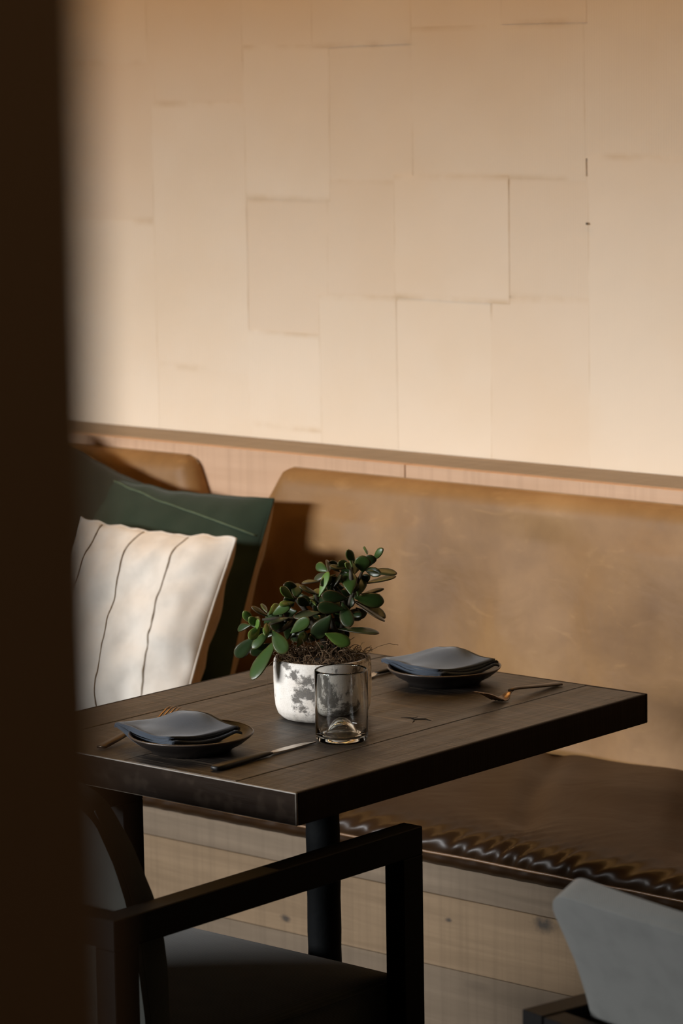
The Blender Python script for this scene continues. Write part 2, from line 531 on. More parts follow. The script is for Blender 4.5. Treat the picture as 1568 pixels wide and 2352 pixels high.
# ------------------------------------------------------------------ the bench
bench = thing('banquette_bench', 'long tan leather wall bench on a front of pale oak planks', 'bench', (-3.2, 4.1, 0))
O = Vector(bench.location)


def shift(bm, v=-O):
    bmesh.ops.translate(bm, verts=bm.verts, vec=v)
    return bm


obj('base', shift(box(-7.97, -0.45, 3.852, 4.46, 0.02, 0.405)), M_OAK, bench)
for z0, z1, xs, om in ((0.3600, 0.425, (-7.97, -4.15, -2.35, -0.45), M_OAK_GREY), (0.2400, 0.3592, (-7.97, -3.92, -1.9, -0.45), M_OAK),
                   (0.100, 0.2392, (-7.97, -4.5, -2.20, -0.45), M_OAK_GREY), (0.02, 0.0992, (-7.97, -3.6, -0.45), M_OAK)):
    for x0, x1 in zip(xs, xs[1:]):
        obj('plank', shift(box(x0 + 0.0006, x1 - 0.0006, 3.829 + rng.uniform(0, 0.0018), 3.852, z0, z1, 0.0009, 1)), om, bench)

# seat cushion: rolled front edge puckered by the seam, soft hollows on top
PROF = [(4.44, 0.412), (3.90, 0.410), (3.832, 0.412), (3.812, 0.416), (3.803, 0.424), (3.800, 0.432), (3.802, 0.438), (3.799, 0.443), (3.797, 0.450),
        (3.799, 0.458), (3.805, 0.466), (3.815, 0.473), (3.828, 0.478), (3.845, 0.481), (3.87, 0.483)] + [(3.89 + 0.018 * i, 0.4835 - 0.0065 * (max(0, i * 0.018 - 0.06) / 0.43) ** 2) for i in range(28)] + [(4.44, 0.470)]
b = bmesh.new()
rows = []
x = -7.96
while x <= -0.5:
    row = []
    for i, (py, pz) in enumerate(PROF):
        q = 0.0
        if 6 <= i <= 17:
            amp = [0.2, 0.6, 1, 1, 1, 1, 0.9, 0.8, 0.6, 0.4, 0.2, 0.1][i - 6]
            ph = (x - (pz - 0.44) * 0.9 - (py - 3.80) * 0.75) * 2 * math.pi / 0.042 + 7.0 * noise.noise((x * 4.1, 0, 0)) + 2.6 * noise.noise((x * 17, 5, pz * 26))
            q = 0.0044 * amp * (math.sin(ph) - 0.6 * abs(math.sin(ph * 0.5 + 1))) * (0.55 + 0.8 * abs(noise.noise((x * 8, 3, 0))))
        elif 2 <= i < 6:
            ph = (x - (pz - 0.44) * 1.1) * 2 * math.pi / 0.055 + 4 * noise.noise((x * 4, 9, 0))
            q = 0.0012 * math.sin(ph)
        dz = 0.0
        if i >= 13:
            w = min(1, (i - 12) / 5)
            dz = w * (0.007 * noise.noise((x * 3.0 + py * 2.2, py * 2.6 - x * 1.6, 0)) + 0.003 * noise.noise((x * 7 + py * 6, py * 7, 3)))
            f = x + 0.62 * (py - 3.8)
            for c in (-2.93, -2.62, -3.62):
                dz -= w * 0.009 * math.exp(-((f - c + 0.02 * noise.noise((py * 5, c, 0))) / 0.028) ** 2)
        row.append(b.verts.new((x, py - q, pz + q * 0.8 * (1 if i > 9 else 0) + dz)))
    rows.append(row)
    x += 0.0040 if -4.2 < x < -2.2 else 0.03
grid_faces(b, rows, True)
b.faces.new(rows[0])
b.faces.new(rows[-1][::-1])
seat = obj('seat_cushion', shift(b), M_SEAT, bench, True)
obj('piping', shift(tube([(-7.96 + 0.05 * i, 3.7995 + 0.0008 * noise.noise((i * 0.8, 0, 0)), 0.4395 + 0.0012 * noise.noise((i * 0.5, 2, 0))) for i in range(150)], 0.0022, 6)), M_PIPE, seat, True)


def back_cushion(left, right, ztop, name='back_cushion'):
    """leather back: left and right give the edge x for a height z; rounded rolls along top and sides, soft folds in the face"""
    b = bmesh.new()
    NU, NV = 110, 56
    z0 = 0.468
    rows = []
    for iv in range(NV + 1):
        v = iv / NV
        v = 1 - (1 - v) ** 1.35
        z = z0 + (ztop - z0) * v
        xa, xb = left(z), right(z)
        row = []
        for iu in range(NU + 1):
            u = iu / NU
            u = 0.5 - 0.5 * math.cos(math.pi * u) if True else u
            xx = xa + (xb - xa) * u
            yf = 4.372 + 0.052 * (z - 0.47) / 0.46
            d = min(ztop - z, (xx - xa) * 0.9, (xb - xx) * 0.9)
            rr = 0.036
            if d < rr:
                yf += rr - math.sqrt(max(0, rr * rr - (rr - d) ** 2))
            else:
                fold = noise.noise((xx * 9 + z * 3.2, z * 2.0 - xx * 0.6, 0)) * 0.011 + noise.noise((xx * 3, z * 3, 4)) * 0.016
                cen = math.exp(-((xx + 3.47) / 0.24) ** 2 - ((z - 0.72) / 0.16) ** 2)
                fold += cen * 0.0065 * math.sin((xx * 0.95 - z * 0.30 + 0.03 * noise.noise((xx * 6, z * 5, 8))) * 2 * math.pi / 0.075)
                yf += fold * min(1, (d - rr) / 0.05)
            row.append(b.verts.new((xx, yf, z)))
        rows.append(row)
    grid_faces(b, rows)
    loop = rows[0] + [r[-1] for r in rows[1:]] + rows[-1][-2::-1] + [r[0] for r in rows[-2:0:-1]]
    bk = [b.verts.new((v.co.x, 4.458, v.co.z)) for v in loop]
    n = len(loop)
    for i in range(n):
        b.faces.new((loop[i], bk[i], bk[(i + 1) % n], loop[(i + 1) % n]))
    b.faces.new(bk)
    return obj(name, shift(b), M_LEATHER, bench, True)


def edge(pts):
    def f(z):
        for (za, xa), (zb, xb) in zip(pts, pts[1:]):
            if z <= zb:
                t = (z - za) / (zb - za)
                return xa + (xb - xa) * t
        return pts[-1][1]
    return f


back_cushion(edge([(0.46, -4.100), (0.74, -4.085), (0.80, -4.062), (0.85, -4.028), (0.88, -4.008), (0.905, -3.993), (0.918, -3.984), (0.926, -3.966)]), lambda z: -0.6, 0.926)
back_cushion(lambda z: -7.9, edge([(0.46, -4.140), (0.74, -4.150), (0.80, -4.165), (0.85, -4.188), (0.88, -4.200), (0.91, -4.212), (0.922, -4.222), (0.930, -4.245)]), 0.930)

# ------------------------------------------------------------------ the table
table = thing('dining_table', 'dark rough-sawn oak dining table laid for two', 'table', (-2.985, 3.404, 0))
O2 = Vector(table.location)
for i, (x0, x1) in enumerate(((-3.290, -3.1915), (-3.1905, -3.0015), (-3.0005, -2.7915), (-2.7905, -2.680))):
    obj('plank', shift(box(max(x0, -3.2845), min(x1, -2.6855), 3.0085, 3.7985, 0.7045, 0.750 - (0.0006 if i % 2 else 0), 0.0012, 2), -O2), M_TABLE, table)
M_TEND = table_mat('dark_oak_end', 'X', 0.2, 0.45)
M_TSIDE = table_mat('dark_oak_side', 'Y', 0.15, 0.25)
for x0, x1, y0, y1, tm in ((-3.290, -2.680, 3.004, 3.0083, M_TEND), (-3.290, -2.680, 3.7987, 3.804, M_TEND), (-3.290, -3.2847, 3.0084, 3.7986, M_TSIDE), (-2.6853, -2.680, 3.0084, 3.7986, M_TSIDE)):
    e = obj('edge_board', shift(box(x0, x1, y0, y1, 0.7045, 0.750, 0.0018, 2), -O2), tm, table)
    e.data.materials.append(M_WORN_HIGHLIGHT)       # rubbed arris at the chair end, its highlight put into the pale colour
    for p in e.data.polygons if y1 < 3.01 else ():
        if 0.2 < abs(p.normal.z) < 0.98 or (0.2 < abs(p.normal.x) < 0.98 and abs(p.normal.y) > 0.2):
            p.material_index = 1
b = bmesh.new()      # knot crack in the top, a shallow dark splinter
for pts in (((-2.868, 3.448), (-2.855, 3.455), (-2.845, 3.451), (-2.832, 3.462), (-2.820, 3.458)), ((-2.845, 3.451), (-2.838, 3.441), (-2.833, 3.432)), ((-2.855, 3.455), (-2.852, 3.467))):
    tube([(px, py, 0.7501) for px, py in pts], [0.0004] + [0.0014] * (len(pts) - 2) + [0.0004], 5, bm=b)
obj('knot_crack', shift(b, -O2), M_BLACK, table)
obj('column', lathe([(0, 0.02), (0.031, 0.02), (0.031, 0.05), (0.0255, 0.07)] + [(0.0252 + 0.0004 * math.sin(i * 2.3), 0.07 + 0.6 * i / 24) for i in range(1, 25)] + [(0.034, 0.692), (0.034, 0.697), (0, 0.697)], 40), M_IRON, table, True)
obj('top_plate', box(-0.16, 0.16, -0.16, 0.16, 0.697, 0.7045, 0.001, 1), M_IRON, table)
obj('foot', lathe([(0, 0), (0.23, 0), (0.235, 0.006), (0.225, 0.016), (0.10, 0.022), (0.04, 0.032), (0, 0.032)], 48), M_IRON, table, True)

# ------------------------------------------------------------------ chairs
FRONT = [(-0.283, 0.822), (-0.266, 0.795), (-0.228, 0.735), (-0.192, 0.660), (-0.177, 0.612), (-0.170, 0.560), (-0.168, 0.452)]
REAR = [(-0.312, 0.806), (-0.287, 0.765), (-0.262, 0.715), (-0.246, 0.672), (-0.229, 0.612), (-0.214, 0.503), (-0.211, 0.440)]


def interp(P, z):
    for (ya, za), (yb, zb) in zip(P, P[1:]):
        if z >= zb:
            t = (z - za) / (zb - za)
            return ya + (yb - ya) * t
    return P[-1][0]


def backrest_mesh():
    b = bmesh.new()
    HW, NX, cr = 0.244, 22, 0.042
    rows = []
    T = [cr * (1 - math.cos(k / 8 * math.pi / 2)) / 0.39 for k in range(9)]
    T += [T[-1] + (1 - T[-1]) * k / 20 for k in range(1, 21)]
    for t in T:
        d = t * 0.39
        hw = HW - cr + math.sqrt(max(0, cr * cr - (cr - d) ** 2)) if d < cr else HW
        ring = []
        for side in (0, 1):
            P, zt, zb = (REAR, 0.806, 0.440) if side == 0 else (FRONT, 0.822, 0.452)
            z = zt + (zb - zt) * t
            for i in range(NX + 1):
                u = -1 + 2 * i / NX if side == 0 else 1 - 2 * i / NX
                ring.append(b.verts.new((u * hw, interp(P, z) - (0.003 if side == 0 else 0.012) * (1 - u * u), z)))
        rows.append(ring)
    grid_faces(b, rows, True)
    b.faces.new(rows[0])
    b.faces.new(rows[-1][::-1])
    bmesh.ops.recalc_face_normals(b, faces=b.faces)
    es = [e for e in b.edges if len(e.link_faces) == 2 and e.calc_face_angle(0) > 0.9]
    bmesh.ops.bevel(b, geom=es, offset=0.006, segments=3, profile=0.5, affect='EDGES', clamp_overlap=True)
    return b


def make_chair(label, loc, rz, M_FABRIC):
    t = thing('armchair', label, 'chair', loc, rz, 'grey armchairs with black square frames')
    for sx in (-1, 1):
        xi, xo = (0.251, 0.285) if sx > 0 else (-0.285, -0.251)
        obj('leg', box(xi, xo, 0.253, 0.295, 0.0, 0.620, 0.0012, 1), M_BLACK, t)
        obj('leg', box(xi, xo, -0.305, -0.263, 0.0, 0.620, 0.0012, 1), M_BLACK, t)
        obj('arm', box(xi, xo, -0.305, 0.295, 0.6202, 0.660, 0.0012, 1), M_BLACK, t)
        obj('side_rail', box(xi + 0.004, xo - 0.004, -0.263, 0.253, 0.315, 0.352, 0.001, 1), M_BLACK, t)
    obj('back_rail', box(-0.251, 0.251, -0.303, -0.272, 0.6215, 0.6585, 0.001, 1), M_BLACK, t)
    obj('front_rail', box(-0.251, 0.251, 0.240, 0.266, 0.315, 0.352, 0.001, 1), M_BLACK, t)
    obj('rear_rail', box(-0.251, 0.251, -0.300, -0.274, 0.315, 0.352, 0.001, 1), M_BLACK, t)
    # seat: boxed cushion with a slightly domed top
    b = bmesh.new()
    rows = []
    N = 18
    for i in range(N + 1):
        y = -0.262 + 0.547 * i / N
        rows.append([b.verts.new((-0.246 + 0.492 * k / N, y, 0.446 + 0.010 * (1 - (2 * k / N - 1) ** 4) * (1 - (2 * i / N - 1) ** 4))) for k in range(N + 1)])
    grid_faces(b, rows)
    loop = rows[0] + [r[-1] for r in rows[1:]] + rows[-1][-2::-1] + [r[0] for r in rows[-2:0:-1]]
    lo_ = [b.verts.new((v.co.x, v.co.y, 0.352)) for v in loop]
    for i in range(len(loop)):
        b.faces.new((loop[i], lo_[i], lo_[(i + 1) % len(loop)], loop[(i + 1) % len(loop)]))
    b.faces.new(lo_)
    bmesh.ops.recalc_face_normals(b, faces=b.faces)
    es = [e for e in b.edges if len(e.link_faces) == 2 and e.calc_face_angle(0) > 0.9]
    bmesh.ops.bevel(b, geom=es, offset=0.010, segments=3, profile=0.5, affect='EDGES')
    s = obj('seat', b, M_FABRIC, t, True)
    obj('seam', tube([(-0.2475, -0.255, 0.439), (-0.2475, 0.279, 0.439), (-0.24, 0.2855, 0.439), (0.24, 0.2855, 0.439), (0.2475, 0.279, 0.439), (0.2475, -0.255, 0.439)], 0.0012, 5), M_FABRIC, s, True)
    bk = obj('backrest', backrest_mesh(), M_FABRIC, t, True)
    for sx in (-1, 1):
        obj('seam', tube([(sx * 0.2435, interp(REAR, z) + 0.011, z) for z in (0.79, 0.76, 0.72, 0.68, 0.64, 0.60, 0.55, 0.50, 0.46)], 0.0011, 5), M_FABRIC, bk, True)
    return t


make_chair('grey fabric armchair with black square frame, pushed partly under the dark dining table', (-2.948, 2.950, 0), 0.0, M_FABRIC_SHADED)
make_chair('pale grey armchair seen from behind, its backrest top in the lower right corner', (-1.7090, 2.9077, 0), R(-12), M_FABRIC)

# ------------------------------------------------------------------ cushions on the bench
def pillow(name, label, w, h, t, mf, mb, M, seed, lines=(), mline=None, wr=1.0, flange=0.0):
    root = thing(name, label, 'cushion', group='scatter cushions on the bench')
    NU = 46

    def pt(u, v, s):
        sx = 1 - 0.045 * (1 - v ** 2) ** 1.2 * (abs(u) ** 3)
        sz = 1 - 0.045 * (1 - u ** 2) ** 1.2 * (abs(v) ** 3)
        x, z = u * w / 2 * sx, h / 2 + v * h / 2 * sz
        puff = max(0.0, (1 - abs(u) ** 2.6) * (1 - abs(v) ** 2.6)) ** (0.62 if s < 0 else 0.40)
        e = max(abs(u), abs(v))
        # pull wrinkles running in from the seams, strongest near corners and edges
        ang = math.atan2(v, u)
        k = wr * (0.004 * noise.noise((ang * 5.0, seed, e * 1.5)) * (1 - abs(1 - 2 * (e - 0.25)) if 0.25 < e < 1 else 0) + 0.007 * noise.noise((u * 2.2, v * 2.2, seed + s)) + 0.003 * noise.noise((u * 6, v * 4, seed + 9 + s)))
        y = (s * t if s < 0 else 1.3 * t) * puff + k * min(1, puff * 2.5)
        zz = z + wr * 0.006 * noise.noise((u * 4, seed * 2, 0)) * (e ** 6)
        return Vector((x, y, zz))
    shells = {}
    for s, nm, mat in ((-1, 'front_cover', mf), (1, 'back_cover', mb)):
        b = bmesh.new()
        rows = []
        for i in range(NU + 1):
            v = math.sin((i / NU - 0.5) * math.pi)
            rows.append([b.verts.new(pt(math.sin((k / NU - 0.5) * math.pi), v, s)) for k in range(NU + 1)])
        grid_faces(b, rows)
        shells[s] = obj(nm, b, mat, root, True)
    # welt round the edge
    ring = [pt(math.sin((k / 40 - 0.5) * math.pi), -1, 0) for k in range(40)] + [pt(1, math.sin((k / 40 - 0.5) * math.pi), 0) for k in range(40)]
    ring += [pt(-math.sin((k / 40 - 0.5) * math.pi), 1, 0) for k in range(40)] + [pt(-1, -math.sin((k / 40 - 0.5) * math.pi), 0) for k in range(41)]
    obj('edge_seam', tube(ring, 0.0022, 6), mf, root, True)
    for p0, p1 in lines:
        n = 60
        pts = []
        for k in range(n + 1):
            q = k / n
            u = p0[0] + (p1[0] - p0[0]) * q + 0.010 * noise.noise((q * 7, seed, p0[0])) + 0.005 * noise.noise((q * 30, seed + 3, p0[0]))
            v = p0[1] + (p1[1] - p0[1]) * q
            pts.append(pt(u, v, -1) + Vector((0, -0.0006, 0)))
        obj('stitched_line', tube(pts, [0.0014 + 0.0006 * noise.noise((k * 0.6, 4, p0[0])) for k in range(n + 1)], 6), mline, shells[-1], True)
    root.matrix_world = M
    return root


def pose(x, y, z, lean, yaw=0.0, roll=0.0, half=0.22):
    return (Matrix.Translation((x, y, z)) @ Matrix.Rotation(R(yaw), 4, 'Z') @ Matrix.Rotation(R(-lean), 4, 'X')
            @ Matrix.Translation((0, 0, half)) @ Matrix.Rotation(R(roll), 4, 'Y') @ Matrix.Translation((0, 0, -half)))


pillow('cushion', 'dark olive cushion tilted in the corner behind the green cushion', 0.44, 0.44, 0.050, M_OLIVE, M_TAN,
       pose(-4.405, 4.255, 0.492, 12, 0, 15, 0.22), 3, wr=0.8)
pillow('cushion', 'dark green cushion with a stitched line and tan back, behind the cream cushion', 0.47, 0.44, 0.055, M_GREEN, M_TAN,
       pose(-4.142, 4.175, 0.476, 20.5, 0, 1.0, 0.22), 11, lines=(((-0.80, 0.99), (0.96, 0.66)),), mline=M_GSTITCH, wr=1.0)
pillow('cushion', 'cream linen cushion with brown stitched stripes, foremost against the green cushion', 0.405, 0.395, 0.055, M_LINEN, M_TAN,
       pose(-4.050, 3.992, 0.480, 25, 0, 0.8, 0.2), 21, lines=(((-0.66, 0.985), (-0.52, -0.985)), ((-0.10, 0.985), (0.08, -0.985)), ((0.45, 0.985), (0.62, -0.985))), mline=M_STITCH, wr=2.0)

# ------------------------------------------------------------------ place settings
TOP = 0.7502
PLATE = [(0, 0.0035), (0.048, 0.0035), (0.050, 0.0), (0.055, 0.0), (0.060, 0.005), (0.074, 0.0125), (0.084, 0.0205), (0.0872, 0.0238), (0.0878, 0.0256), (0.0866, 0.0266), (0.0850, 0.0258),
         (0.081, 0.0220), (0.071, 0.0150), (0.058, 0.0095), (0.040, 0.0080), (0, 0.0078)]


def plate(x, y, label):
    p = tag(obj('side_plate', lathe(PLATE, 72), M_PLATE, None, True), label, 'plate', 'dark stoneware plates')
    p.location = (x, y, TOP)
    obj('rim', lathe([(0.0871, 0.0236), (0.0880, 0.0256), (0.0867, 0.0268), (0.0849, 0.0259)], 72, True), M_PLATE_RIM, p, True)
    return p


plate(-2.967, 3.108, 'dark stoneware plate with folded napkin, at the chair end of the table')
plate(-2.980, 3.688, 'dark stoneware plate with folded napkin, at the bench end of the table')


def napkin(x, y, rz, label, seed):
    """a cloth folded back and forth into a pad and laid over a plate"""
    W, D, NL = 0.140, 0.116, 5
    gap, th = 0.0050, 0.0018
    path = []          # (x, level) along the zigzag
    for l in range(NL):
        xa, xb = (-W / 2, W / 2) if l % 2 == 0 else (W / 2, -W / 2)
        inset = 0.003 * ((l * 37) % 3)
        xa, xb = xa * (1 - inset / W * 2), xb * (1 - inset / W * 2)
        for k in range(13):
            path.append((xa + (xb - xa) * k / 12, l))
        if l < NL - 1:
            for q in (0.2, 0.4, 0.6, 0.8):
                ex = math.sin(q * math.pi) * gap * 0.62
                path.append((xb + (ex if xb > 0 else -ex), l + 0.5 - 0.5 * math.cos(q * math.pi)))

    def surf(px, py, lv):
        r = math.hypot(px, py)
        z = 0.0094
        if r > 0.052:
            z += min(0.0190, (r - 0.052) * 0.55)
        if r > 0.088:
            z -= min(0.018, (r - 0.088) * 0.55)
        f = lv / (NL - 1)
        swell = 0.0125 * math.exp(-((px + 0.012) / 0.045) ** 2 - ((py - 0.034) / 0.034) ** 2) - 0.003 * max(0, px / 0.07) + 0.0022 * noise.noise((px * 26 + seed, py * 22, lv * 0.25))
        sag = 1 - 0.62 * f
        left = max(0, (-px - 0.03) / 0.04)
        pinch = 1 - 0.25 * left + 0.12 * noise.noise((py * 18, lv * 0.9 + seed, px * 9))
        return z * sag + 0.006 * f + lv * gap * pinch + swell * f
    b = bmesh.new()
    rows = []
    NY = 22
    for iy in range(NY + 1):
        v = iy / NY
        top, bot = [], []
        P = []
        for px, lv in path:
            skew = 0.0025 * math.sin(lv * 2.1 + seed)
            yy = (v - 0.5) * D * (1 - 0.012 * ((int(lv + 0.5) * 5 + seed) % 3)) + skew + 0.006 * noise.noise((px * 14, seed, v * 2)) * (2 * abs(v - 0.5))
            P.append(Vector((px, yy, surf(px, yy, lv))))
        for i, p in enumerate(P):
            t = (P[min(i + 1, len(P) - 1)] - P[max(0, i - 1)])
            t.y = 0
            t.normalize()
            nrm = Vector((-t.z, 0, t.x))
            top.append(b.verts.new(p + nrm * th))
            bot.append(b.verts.new(p - nrm * th))
        rows.append(top + bot[::-1])
    grid_faces(b, rows, True)
    for row in (rows[0], rows[-1]):
        n = len(row)
        for i in range(n // 2 - 1):
            b.faces.new((row[i], row[i + 1], row[n - 2 - i], row[n - 1 - i]))
    o = tag(obj('napkin', b, M_NAPKIN, None, True), label, 'napkin', 'folded slate napkins')
    o.location, o.rotation_euler = (x, y, TOP), (0, 0, rz)
    return o


napkin(-2.990, 3.104, R(-13), 'slate blue napkin folded on the plate at the chair end of the table', 1)
napkin(-2.993, 3.694, R(-12), 'slate blue napkin folded on the plate at the bench end of the table', 2)


def knife(x, y, rz, label):
    k = thing('table_knife', label, 'knife', (x, y, TOP), rz, 'table knives')
    b = bmesh.new()       # handle from y = 0 to 0.112: flat bar with a rounded butt
    rows = []
    for yy, hw, hh, zc in ((0, 0.0046, 0.0022, 0.0042), (0.003, 0.0062, 0.0034, 0.0042), (0.02, 0.0066, 0.0037, 0.0042), (0.06, 0.0062, 0.0034, 0.0042), (0.100, 0.0050, 0.0030, 0.0042), (0.114, 0.0042, 0.0024, 0.0040), (0.120, 0.0034, 0.0014, 0.0036)):
        rows.append([b.verts.new((hw * c * (0.9 + 0.1 * abs(s)), yy, zc + hh * s)) for c, s in ((1.2, -0.6), (1.2, 0.6), (0.85, 1), (-0.85, 1), (-1.2, 0.6), (-1.2, -0.6), (-0.85, -1), (0.85, -1))])
    grid_faces(b, rows, True)
    b.faces.new(rows[0])
    b.faces.new(rows[-1][::-1])
    obj('handle', b, M_HANDLE, k, True)
    b = bmesh.new()
    rows = []
    for yy, xa, xb in ((0.117, -0.0030, 0.0034), (0.124, -0.0046, 0.0040), (0.135, -0.0098, 0.0042), (0.160, -0.0124, 0.0043), (0.185, -0.0116, 0.0043), (0.202, -0.0076, 0.0043), (0.211, -0.0015, 0.0042), (0.214, 0.0022, 0.0036)):
        zc = 0.0036 - 0.0016 * min(1, (yy - 0.117) / 0.03)
        rows.append([b.verts.new((xa, yy, zc)), b.verts.new((xb, yy, zc + 0.0010)), b.verts.new((xb, yy, zc - 0.0010)), b.verts.new((xa, yy, zc - 0.0004))])
    grid_faces(b, rows, True)
    b.faces.new(rows[0])
    b.faces.new(rows[-1][::-1])
    obj('blade', b, M_STEEL, k)
    return k


knife(-2.853, 3.031, R(1.5), 'dark handled table knife with bright blade, its tip by the drinking glass')
knife(-3.100, 3.788, R(180), 'table knife lying at the bench end, half hidden behind plant pot and glass')


def fork(x, y, rz, label):
    """handle end at y = 0, tines towards +y, curving up"""
    k = thing('table_fork', label, 'fork', (x, y, TOP), rz, 'table forks')

    def bar(path, th):
        b = bmesh.new()
        rows = []
        for yy, zz, hw in path:
            rows.append([b.verts.new((hw, yy, zz - th)), b.verts.new((hw, yy, zz + th)), b.verts.new((0, yy, zz + th * 1.3 if hw < 0.008 else zz + th * 0.6)), b.verts.new((-hw, yy, zz + th)), b.verts.new((-hw, yy, zz - th))])
        grid_faces(b, rows, True)
        b.faces.new(rows[0])
        b.faces.new(rows[-1][::-1])
        return b
    obj('handle', bar([(0, 0.0030, 0.0066), (0.002, 0.0030, 0.0074), (0.04, 0.0065, 0.0066), (0.08, 0.0108, 0.0052), (0.105, 0.0135, 0.0040), (0.117, 0.0138, 0.0034), (0.124, 0.0120, 0.0035)], 0.0016), M_FORK, k, True)
    obj('head', bar([(0.122, 0.0124, 0.0035), (0.128, 0.0090, 0.0046), (0.134, 0.0052, 0.0080), (0.141, 0.0030, 0.0108), (0.149, 0.0028, 0.0118), (0.156, 0.0044, 0.0116)], 0.0011), M_BRONZE, k, True)
    for i in range(4):
        dx = (i - 1.5) * 0.0066
        obj('tine', tube([(dx, 0.154, 0.0040), (dx, 0.164, 0.0088), (dx * 0.98, 0.178, 0.0155), (dx * 0.96, 0.190, 0.0200), (dx * 0.94, 0.197, 0.0216), (dx * 0.94, 0.203, 0.0222)], [0.0021, 0.0019, 0.0016, 0.0013, 0.0011, 0.0005], 6), M_BRONZE, k, True)
    return k


fork(-2.822, 3.772, R(180), 'bronze toned table fork with upturned tines, alone beside the far plate')
fork(-3.074, 3.036, R(12), 'table fork mostly hidden behind the napkin at the chair end')

# ------------------------------------------------------------------ drinking glass cut from a bottle
GR = 0.0376
prof = [(0.0, 0.0245), (0.006, 0.0238), (0.012, 0.0195), (0.018, 0.0125), (0.0235, 0.0055), (0.0275, 0.0018), (0.0305, 0.0003), (0.0335, 0.0006), (0.0360, 0.0028), (GR - 0.0003, 0.0070),
        (GR, 0.012), (GR, 0.030), (GR, 0.060), (GR, 0.0965), (GR - 0.0004, 0.0988), (GR - 0.0014, 0.0998), (GR - 0.0019, 0.0994), (GR - 0.0023, 0.0975), (GR - 0.0024, 0.060), (GR - 0.0026, 0.020),
        (GR - 0.0050, 0.0105), (0.0290, 0.0075), (0.0262, 0.0085), (0.0225, 0.0125), (0.0170, 0.0200), (0.0115, 0.0265), (0.0060, 0.0302), (0.0, 0.0310)]
prof = [(r, z * 1.035) for r, z in prof]
g = tag(obj('drinking_glass', lathe(prof, 96), M_GLASS, None, True), 'clear tumbler cut from a bottle with a domed base, in front of plant pot', 'glass')
g.location = (-2.838, 3.281, TOP)

# ------------------------------------------------------------------ jade plant in a weathered pot
plant = thing('potted_jade_plant', 'jade plant with thick green leaves in a weathered white plaster pot', 'plant', (-2.968, 3.390, TOP))
PO = Vector(plant.location)
obj('pot', lathe([(0, 0.0), (0.052, 0.0), (0.060, 0.0022), (0.0662, 0.0082), (0.0695, 0.018), (0.0710, 0.032), (0.0718, 0.055), (0.0716, 0.078), (0.0708, 0.0865), (0.0690, 0.0895), (0.0668, 0.0895), (0.0652, 0.0865), (0.0645, 0.076), (0, 0.076)], 80), M_POT, plant, True)
b = bmesh.new()
rows = []
for i in range(1, 9):
    r = 0.0643 * i / 8
    rows.append([b.verts.new((r * math.cos(a * math.pi / 20), r * math.sin(a * math.pi / 20), 0.080 + 0.014 * (1 - (i / 8) ** 2) + 0.004 * noise.noise((r * 60 * math.cos(a * math.pi / 20), r * 60 * math.sin(a * math.pi / 20), 1)))) for a in range(40)])
grid_faces(b, rows, True)
b.faces.new(rows[0])
obj('soil', b, M_SOIL, plant, True)
rg = random.Random(5)
b = bmesh.new()
for i in range(480):
    a, r = rg.uniform(0, 2 * math.pi), 0.064 * math.sqrt(rg.uniform(0.02, 1))
    p = Vector((r * math.cos(a), r * math.sin(a), 0.084 + 0.012 * (1 - (r / 0.064) ** 2)))
    dr = Vector((rg.gauss(0, 1), rg.gauss(0, 1), rg.uniform(0.1, 1.0))).normalized()
    ax = Vector((rg.gauss(0, 1), rg.gauss(0, 1), rg.gauss(0, 0.6))).normalized()
    turn = rg.choice((-1, 1)) * rg.uniform(14, 52)
    pts = [p]
    for k in range(11):
        dr = Matrix.Rotation(R(turn * rg.uniform(0.5, 1.4)), 3, ax) @ dr
        p = p + dr * rg.uniform(0.0022, 0.0040)
        rr = math.hypot(p.x, p.y)
        if rr > 0.0655 and p.z < 0.091:
            p.x *= 0.0655 / rr
            p.y *= 0.0655 / rr
        p.z = max(p.z, 0.083)
        pts.append(p.copy())
    tube(pts, rg.uniform(0.00026, 0.0006), 4, bm=b, cap=False)
tag(obj('coir_fibre', b, M_FIBRE, plant), kind='stuff')
for pts in (((0.052, 0.030, 0.090), (0.060, 0.038, 0.098), (0.068, 0.046, 0.104), (0.079, 0.058, 0.108), (0.090, 0.066, 0.1055)),
            ((-0.040, -0.052, 0.088), (-0.046, -0.060, 0.084), (-0.052, -0.066, 0.074), (-0.0505, -0.0655, 0.060), (-0.052, -0.064, 0.045), (-0.0475, -0.061, 0.036)),
            ((0.046, -0.022, 0.088), (0.050, -0.030, 0.096), (0.046, -0.038, 0.103), (0.036, -0.036, 0.108))):
    obj('loose_root', tube(pts, 0.0004, 5), M_FIBRE, plant, True)

